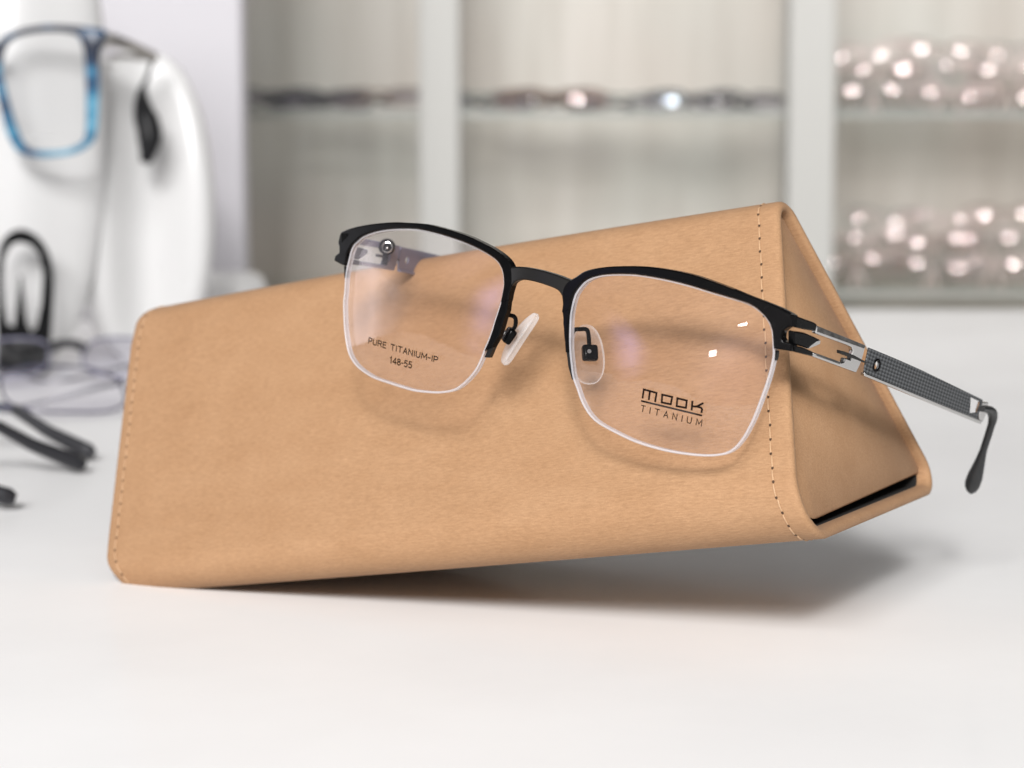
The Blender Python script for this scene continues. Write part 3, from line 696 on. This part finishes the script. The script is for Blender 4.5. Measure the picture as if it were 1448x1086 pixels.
o = obj('display_plinth', bm, WHITE, bevel=0.008); o.location = (c.x, c.y, 0); tag(o, 'low round white display plinth just above the top edge of the tan case', 'display plinth')

# generic pair of eyeglasses -------------------------------------------------
def outline(wd, ht, p=2.8, n=40):
    return [(math.copysign(abs(math.cos(a)) ** (2 / p), math.cos(a)) * wd / 2, math.copysign(abs(math.sin(a)) ** (2 / p), math.sin(a)) * ht / 2) for a in [2 * math.pi * k / n for k in range(n)]]
def make_glasses(name, label, matrix, m_rim, m_lens, m_temple, m_tip, wd=50, ht=38, gap=18, r=1.2, fold=0, length=125, group=None, simple=False, parts=('rims', 'temples'), flatr=1.0, open_angles=(0, 0), drop=32, lens_pair=None, m_bridge=None, rb=1.2):
    g = thing(name, matrix=matrix, label=label, cat='eyeglasses', group=group)
    cx = (wd + gap) / 2; ol = outline(wd, ht)
    for s in (-1, 1):
        bm = bmesh.new(); tube(bm, [Vector((u + s * cx, v, -0.0012 * (u + s * cx) ** 2)) * MM for u, v in ol], r * MM, 8, closed=True)
        obj('rim', bm, m_rim, g)
        bm = bmesh.new(); vs = [[bm.verts.new(Vector((u * f + s * cx, v * f, -0.0012 * (u * f + s * cx) ** 2 + 2.2 * (1 - f * f))) * MM) for u, v in ol] for f in (1, 0.8, 0.6, 0.4, 0.2)]
        cv = bm.verts.new(Vector((s * cx, 0, -0.0012 * cx * cx + 2.2)) * MM)
        for a, b in zip(vs, vs[1:]):
            for k in range(len(a)): bm.faces.new((a[k], a[(k + 1) % len(a)], b[(k + 1) % len(a)], b[k]))
        for k in range(len(ol)): bm.faces.new((vs[-1][k], vs[-1][(k + 1) % len(ol)], cv))
        obj('lens', bm, m_lens if lens_pair is None else lens_pair[s > 0], g, smooth=60)
    bm = bmesh.new(); tube(bm, [Vector(p) * MM for p in resample([(-gap / 2 - 1, ht * 0.18, -0.5), (-gap / 4, ht * 0.27, 0.6), (gap / 4, ht * 0.27, 0.6), (gap / 2 + 1, ht * 0.18, -0.5)], 12)], r * rb * MM, 8)
    obj('bridge', bm, m_bridge or m_rim, g)
    for s, fa in ((-1, open_angles[0]), (1, open_angles[1])):
        hx = s * (cx + wd / 2 + 2.0); hz = -0.0012 * hx * hx - 2; hy = ht * 0.3
        ang = math.radians(fa)
        dirv = Vector((-s * math.sin(ang), 0, -math.cos(ang)))
        p0 = Vector((hx, hy, hz)); p1 = p0 + dirv * length * 0.72; p2 = p1 + dirv * length * 0.12 + Vector((0, -7, 0)); p3 = p2 + dirv * length * 0.16 + Vector((0, -drop * 0.75, 0))
        bm = bmesh.new(); tube(bm, [Vector(p) * MM for p in ((hx - s * 4.5, hy, hz + 2), (hx - s * 0.5, hy, hz + 1.4), tuple(p0 + dirv * 1.5), tuple(p0.lerp(p1, .5)), tuple(p1))], r * 1.15 * MM, 8)
        t = obj('temple', bm, m_temple, g)
        bm = bmesh.new(); cpt = resample([tuple(p1), tuple(p1.lerp(p2, .6)), tuple(p2), tuple(p2.lerp(p3, .5)), tuple(p3)], 16)
        tube(bm, [p * MM for p in cpt], [(r * 1.25 + 1.3 * (i / 15) ** 1.5) * MM * (0.6 if i == 15 else 1) for i in range(16)], 8)
        obj('temple_tip', bm, m_tip, t)
    return g
def pose(loc, normal, roll=0):
    zv = Vector(normal).normalized(); xv = Vector((0, 0, 1)).cross(zv).normalized(); yv = zv.cross(xv)
    R_ = Matrix((xv, yv, zv)).transposed().to_4x4() @ Matrix.Rotation(roll, 4, 'Z'); R_.translation = Vector(loc); return R_

# blue acetate glasses worn by the mask --------------------------------------
def tortoise():
    m = mat('blue_mottled_acetate', (0.05, 0.2, 0.35), 0.15); n = N(m)
    nz = n.noise(n.coords((50, 70, 50)), 1.0, 3, 0.6)
    yy = n.new('ShaderNodeSeparateXYZ'); n.link(n.coords((1, 1, 1)), yy.inputs[0]); nz = n.math('SUBTRACT', nz, n.math('MULTIPLY', yy.outputs[1], 3.6))
    n.link(n.ramp(nz, [(0.36, (0.006, 0.012, 0.03, 1)), (0.47, (0.008, 0.06, 0.14, 1)), (0.60, (0.05, 0.22, 0.34, 1)), (0.74, (0.20, 0.40, 0.52, 1))]), n.bsdf.inputs['Base Color'])
    n.bsdf.inputs['Specular IOR Level'].default_value = 0.25; n.bsdf.inputs['Roughness'].default_value = 0.25
    return m
BLUE = tortoise(); GREYMET = mat('pale_grey_metal', (0.36, 0.345, 0.33), 0.35, 0.9); LENSC = lens_mat('plain_lens', (0.97, 0.97, 0.97, 1), (1, 1, 1, 1), 0.03, 0.3)
ZB = 1.13; sB = ZB / 3000 / MM                             # millimetres per photograph pixel at this depth
bc = at(70, 130, ZB)
blue = thing('eyeglasses', matrix=pose(bc, (0.10, -1, 0.06)), label='blue mottled acetate eyeglasses worn by the white display mask', cat='eyeglasses')
RIM_IN = [(5, 90), (13, 62), (35, 50), (70, 45), (100, 47), (113, 54), (119, 75), (121, 120), (121, 160), (119, 192), (112, 202), (92, 211), (60, 213), (38, 207), (28, 190), (18, 160), (8, 120)]
RIM_OUT = [(-6, 84), (3, 58), (28, 43), (68, 36), (110, 37), (138, 41), (151, 44), (141, 76), (139, 130), (135, 185), (127, 203), (103, 217), (60, 222), (30, 217), (14, 198), (4, 165), (-5, 120)]
def b2(p): return Vector(((p[0] - 70) * sB, -(p[1] - 130) * sB, 0))
for side in (0, 1):
    mirror = (lambda v: Vector((-2 * 39.0 - v.x, v.y, v.z))) if side else (lambda v: v)
    A = resample([tuple(mirror(b2(p))) for p in RIM_OUT], 70, closed=True); B = resample([tuple(mirror(b2(p))) for p in RIM_IN], 70, closed=True)
    bm = bmesh.new(); rows = []
    for a, b in zip(A, B):
        row = [bm.verts.new((a.lerp(b, q) + Vector((0, 0, z))) * MM) for q, z in ((0, -2), (0, 1.2), (0.2, 1.9), (0.8, 1.9), (1, 1.2), (1, -2))]; rows.append(row)
    for i in range(70):
        r0, r1 = rows[i], rows[(i + 1) % 70]
        for k in range(6): bm.faces.new((r0[k], r0[(k + 1) % 6], r1[(k + 1) % 6], r1[k]))
    obj('rim', bm, BLUE, blue, smooth=50)
    bm = bmesh.new(); bm.faces.new([bm.verts.new(p * MM) for p in B]); obj('lens', bm, LENSC, blue, smooth=0)
    if not side:
        g_ = bmesh.new()
        for r0, r1, yy in ((-28, -14, 31), (-12, 5, 31), (-20, 0, 37)):
            me = None; box(g_, (r0 * MM * 0.6, (-yy + 6.0) * MM, 0.3 * MM), (r1 * MM * 0.6, (-yy + 7.1) * MM, 0.4 * MM))
        GREYINK = mat('faint_grey_print', (0.42, 0.42, 0.42), 0.6)
        obj('printed_mark', g_, GREYINK, blue, smooth=0)
bm = bmesh.new(); tube(bm, [Vector(p) * MM for p in resample([(-27, 22, 0), (-33, 26, 1), (-45, 26, 1), (-51, 22, 0)], 12)], 2.4 * MM, 8); obj('bridge', bm, BLUE, blue)
for side in (0, 1):
    mirror = (lambda v: Vector((-2 * 39.0 - v[0], v[1], v[2]))) if side else (lambda v: Vector(v))
    q = lambda px, py, z: mirror(((px - 70) * sB, -(py - 130) * sB, z))
    bm = bmesh.new(); tube(bm, [p * MM for p in (q(138, 56, -1), q(150, 55, -2), q(163, 57, -4), q(180, 59, -20), q(208, 63, -62))], [4.6 * MM, 4.4 * MM, 3.6 * MM, 3.2 * MM, 3.0 * MM], 10, flat=0.5, up=(0, 1, 0))
    t = obj('temple', bm, GREYMET, blue)
    bm = bmesh.new(); tube(bm, [p * MM for p in (q(155, 78, -6), q(172, 74, -20), q(190, 70, -40), q(203, 66, -60))], 1.6 * MM, 8); obj('temple_rail', bm, GREYMET, t)
    bm = bmesh.new(); c_ = resample([tuple(v) for v in (q(205, 64, -62), q(197, 88, -66), q(188, 112, -62), q(190, 140, -56), q(199, 175, -54), q(197, 205, -52), q(192, 222, -52))], 24)
    tube(bm, [p * MM for p in c_], [(1.4 + (5.6 * max(0, min((i - 6) / 8, 1)) if i < 19 else 5.6 * (1 - (i - 18) / 7.0))) * MM for i in range(24)], 10)
    obj('temple_tip', bm, mat('glossy_black_tip', (0.008, 0.008, 0.009), 0.4, 0, Specular_IOR_Level=0.2), t)

# black loop clip in front of the mask ----------------------------------------
CLIP = mat('matte_black_plastic', (0.004, 0.004, 0.0045), 0.5, 0, Specular_IOR_Level=0.08)
cb = on_table(35, 520); zc = cb.y; 
zcl = 1.14
def c2(p):
    w_ = at(p[0], p[1], zcl); return (w_.x, w_.z)
bm = bmesh.new(); y0 = at(35, 420, zcl).y
outer = resample([(*c2(p), 0) for p in [(-8, 530), (-6, 440), (-5, 385), (2, 345), (18, 327), (36, 325), (56, 338), (69, 362), (74, 400), (71, 450), (67, 490), (64, 530)]], 50)
h1 = [c2(p) for p in [(3, 430), (7, 460), (18, 463), (24, 420), (28, 388), (31, 420), (34, 455), (40, 471), (49, 465), (57, 430), (61, 388), (56, 359), (44, 346), (28, 342), (14, 347), (5, 365), (2, 400)]]
prism(bm, [(p.x, p.y) for p in outer], lambda a, b: Vector((a, y0, b)), lambda a, b: Vector((a, y0 + 0.006, b)), [h1])
o = obj('display_clip', bm, CLIP, smooth=40, bevel=0.0012); tag(o, 'black forked plastic eyewear clip standing before the larger white mask', 'display clip')

# eyeglasses lying on the table at the left --------------------------------------
LAV = mat('smoky_lavender_acetate', (0.05, 0.045, 0.065), 0.15, 0); DARK = mat('dark_grey_metal', (0.03, 0.03, 0.034), 0.25, 0.3)
LENSL = lens_mat('smoky_lens', (0.70, 0.69, 0.75, 1), (1, 1, 1, 1), 0.04, 0.3)
LENSC2 = lens_mat('faint_lavender_lens', (0.90, 0.89, 0.93, 1), (1, 1, 1, 1), 0.03, 0.15)
p = on_table(94, 545)
make_glasses('eyeglasses', 'thin grey-lavender eyeglasses lying farther back beside the left end of the tan case', pose((p.x, p.y, 0.0155), (0.05, -0.42, 0.9)), LAVM, LENSL, LAV, DARK, wd=48, ht=40, gap=17, m_bridge=DARK, rb=3.2, r=0.8, length=110, open_angles=(70, 75), drop=10)
p = on_table(-25, 592)
make_glasses('eyeglasses', 'wide lavender-rimmed eyeglasses lying flat in front of the thin grey pair', pose((p.x, p.y, 0.013), (0.1, -0.36, 0.93), 0.06), mat('lavender_acetate', (0.055, 0.05, 0.085), 0.2), LENSC2, DARK, DARK, wd=56, ht=46, gap=17, r=0.75, length=110, open_angles=(72, 78), drop=10)
p = on_table(36, 668)
make_glasses('eyeglasses', 'eyeglasses nearest the camera at left, only their dark temple ends in view', pose((p.x - 0.0975, p.y - 0.005, 0.0195), (-0.97, -0.12, 0.105)), LAV, LENSC, mat('slate_temple', (0.075, 0.075, 0.10), 0.25), DARK, wd=48, ht=34, gap=6, r=1.75, length=122, open_angles=(17, 19), drop=9)
p = on_table(0, 700)
make_glasses('eyeglasses', 'eyeglasses almost out of view at the left edge, one glossy black temple tip showing', pose((p.x - 0.114, p.y - 0.010, 0.0195), (-0.97, -0.16, 0.115)), LAV, LENSC, DARK, DARK, wd=44, ht=34, gap=6, r=1.6, length=118, open_angles=(60, 2), drop=6)

# ------------------------------------------------------------------ glass-fronted cabinet
YC = at(724, 300, 2.1).y
def cx(px, z=2.1): return (px - 724) / 3000 * z
cab = thing('display_cabinet', (0, YC, 0), label='pale grey shop cabinet with glass shelves behind the white table', cat='cabinet')
def cpart(name, lo, hi, m, bevel=0.002):
    bm = bmesh.new(); box(bm, lo, hi); return obj(name, bm, m, cab, bevel=bevel)
def back_mat():
    m = mat('greige_back_panel', (0.42, 0.40, 0.37), 0.55); n = N(m)
    a = n.noise(n.coords((26, 1, 2.2)), 1.0, 4, 0.6); b = n.noise(n.coords((3, 1, 4)), 1.0, 2)
    c1 = n.ramp(a, [(0.3, (0.53, 0.50, 0.46, 1)), (0.5, (0.60, 0.575, 0.535, 1)), (0.72, (0.67, 0.645, 0.61, 1))])
    c2_ = n.ramp(b, [(0.35, (0.99, 1.0, 0.98, 1)), (0.65, (1.04, 0.985, 0.95, 1))])
    n.link(n.mix(c1, c2_, 1.0, 'MULTIPLY'), n.bsdf.inputs['Base Color']); return m
SHELFG = lens_mat('clear_glass_shelf', (0.965, 0.975, 0.968, 1), (1, 1, 1, 1), 0.03, 0.08); GLASSEDGE = mat('green_glass_edge', (0.36, 0.37, 0.345), 0.3)
cpart('back_panel', (-1.2, 0.30, -0.9), (1.2, 0.32, 1.0), back_mat())
for a, b in ((593, 650), (1113, 1179), (1675, 1740), (60, 120)): cpart('post', (cx(a), 0, -0.9), (cx(b), 0.045, 1.0), POSTM)
zs1 = at(724, 157, 2.1).z; zs2 = at(724, 414, 2.1).z
for zz in (zs1 + 0.36, zs1, zs2): sh_ = cpart('glass_shelf', (-1.2, 0.0235, zz - 0.005), (1.2, 0.295, zz), SHELFG, 0); bm = bmesh.new(); box(bm, (-1.2, 0.0205, zz - 0.006), (1.2, 0.0232, zz + 0.0005)); obj('shelf_edge', bm, GLASSEDGE, sh_)
cpart('plinth', (-1.2, 0.0, -0.9), (1.2, 0.28, zs2 - 0.03), mat('olive_grey_plinth', (0.56, 0.545, 0.51), 0.5))

for xa, xb in ((120, 593), (650, 1113), (1179, 1675)):
    area('bay_fill', ((cx(xa) + cx(xb)) / 2, YC + 0.06, zs1 + 0.33), ((cx(xa) + cx(xb)) / 2, YC + 0.16, zs1), cx(xb) - cx(xa) - 0.03, 0.12, (1, 0.98, 0.96), 0.05)  # unseen fill added at the top of each bay to brighten it
# wares on the shelves
PINK = mat('blush_clear_acetate', (0.74, 0.62, 0.59), 0.2); DK = mat('dark_frame', (0.10, 0.10, 0.105), 0.3); BRN = mat('brown_frame', (0.24, 0.17, 0.135), 0.3); GRN = mat('grey_green_frame', (0.22, 0.245, 0.23), 0.3)
LENSP = lens_mat('blush_lens', (0.95, 0.92, 0.92, 1), (1.0, 0.86, 0.84, 1), 0.085, 0.4); LENSB = lens_mat('blue_coated_lens', (0.95, 0.95, 0.96, 1), (0.75, 0.88, 1, 1), 0.10, 0.4)
def shelf_glasses(px, py, z, m, ml, label, glint=True, ht=27, wd=46, group='eyeglasses in the cabinet', tilt=0.0, turn=0.0, pair=None):
    p = at(px, py, z)
    if glint:
        nrm = ((cam.location - p).normalized() + (KEY - p).normalized()).normalized()
    else: nrm = Vector((turn, -1, 0.5 + tilt)).normalized()
    return make_glasses('eyeglasses', label, pose(p, nrm), m, ml, m, DK, wd=wd, ht=ht, r=1.6, length=70, open_angles=(87, 90), drop=2, group=group, lens_pair=pair)
rows_ = [(385, 138, DK, 'dark folded eyeglasses at the left end of the upper shelf, beside the lilac panel'), (450, 140, DK, 'dark folded eyeglasses second from left on the upper shelf in the left bay'), (535, 136, BRN, 'brown folded eyeglasses on the upper shelf just left of the left post'),
         (680, 142, GRN, 'grey-green folded eyeglasses on the upper shelf just right of the left post'), (775, 138, BRN, 'brown folded eyeglasses with a pink glint on the upper shelf of the middle bay'), (880, 142, GRN, 'grey folded eyeglasses between the pink and the blue glint on the upper shelf'),
         (1050, 144, DK, 'dark folded eyeglasses on the upper shelf just left of the right post')]
for i, (px, py, m, lb) in enumerate(rows_):
    shelf_glasses(px, py, 2.2, m, LENSL, lb, glint=False, tilt=0.5 + 0.2 * (i % 3), turn=0.3 * math.sin(i * 2.3))
LENSD = lens_mat('matte_coated_lens', (0.9, 0.9, 0.9, 1), (1, 1, 1, 1), 0.008, 0.1)
shelf_glasses(787, 143, 2.14, BRN, LENSP, 'folded eyeglasses with a pink lens glint on the upper shelf of the middle bay', wd=40, ht=24, pair=(LENSD, LENSP))
shelf_glasses(985, 145, 2.14, DK, LENSB, 'folded eyeglasses with a blue-white lens glint on the upper shelf', wd=40, ht=24, pair=(LENSB, LENSD))
# clear risers with blush glasses in the right bay
ACR = lens_mat('clear_acrylic', (0.90, 0.90, 0.89, 1), (1, 1, 1, 1), 0.05, 0.3)
words = ('lowest', 'middle', 'top')
for shelf, zz, pyb, nm in ((1, zs1, 157, 'upper shelf'), (2, zs2, 414, 'lower shelf')):
    r_ = thing('display_riser', (cx(1310, 2.2), YC + 0.14, zz), label='stepped clear riser full of blush eyeglasses on the %s of the right bay' % nm, cat='display riser')
    for k in range(3):
        bm = bmesh.new(); box(bm, (-0.10, -0.06 + 0.045 * k, 0), (0.22, -0.017 + 0.045 * k, 0.003 + 0.023 * k)); obj('step', bm, ACR, r_, bevel=0.001)
    for col, px in enumerate((1245, 1345, 1425)):
        for k in range(3):
            z_ = 2.15 + 0.045 * k; p = Vector((cx(px + random.uniform(-22, 22), z_), YC + 0.10 + 0.045 * k, zz + 0.018 + 0.0245 * k + random.uniform(-0.002, 0.004)))
            nrm = ((cam.location - p).normalized() + (KEY - p).normalized()).normalized()
            jit = 0.02 if (col + k + shelf) % 2 == 0 and col >= 1 else 0.13
            nrm = nrm + Vector((random.uniform(-jit, jit) * 1.5, 0, random.uniform(-jit, jit)))
            make_glasses('eyeglasses', 'blush-lensed eyeglasses on the %s step of the %s riser, %s column' % (words[k], nm.split()[0], ('left', 'middle', 'right')[col]), pose(p, nrm, random.uniform(-0.12, 0.12)), (PINK, GRN, BRN)[(k + 2 * col + shelf) % 3], LENSP, PINK, PINK, wd=random.uniform(32, 40), ht=random.uniform(20, 26), gap=14, r=0.9, length=60, open_angles=(70, 75), group='blush eyeglasses on the risers')
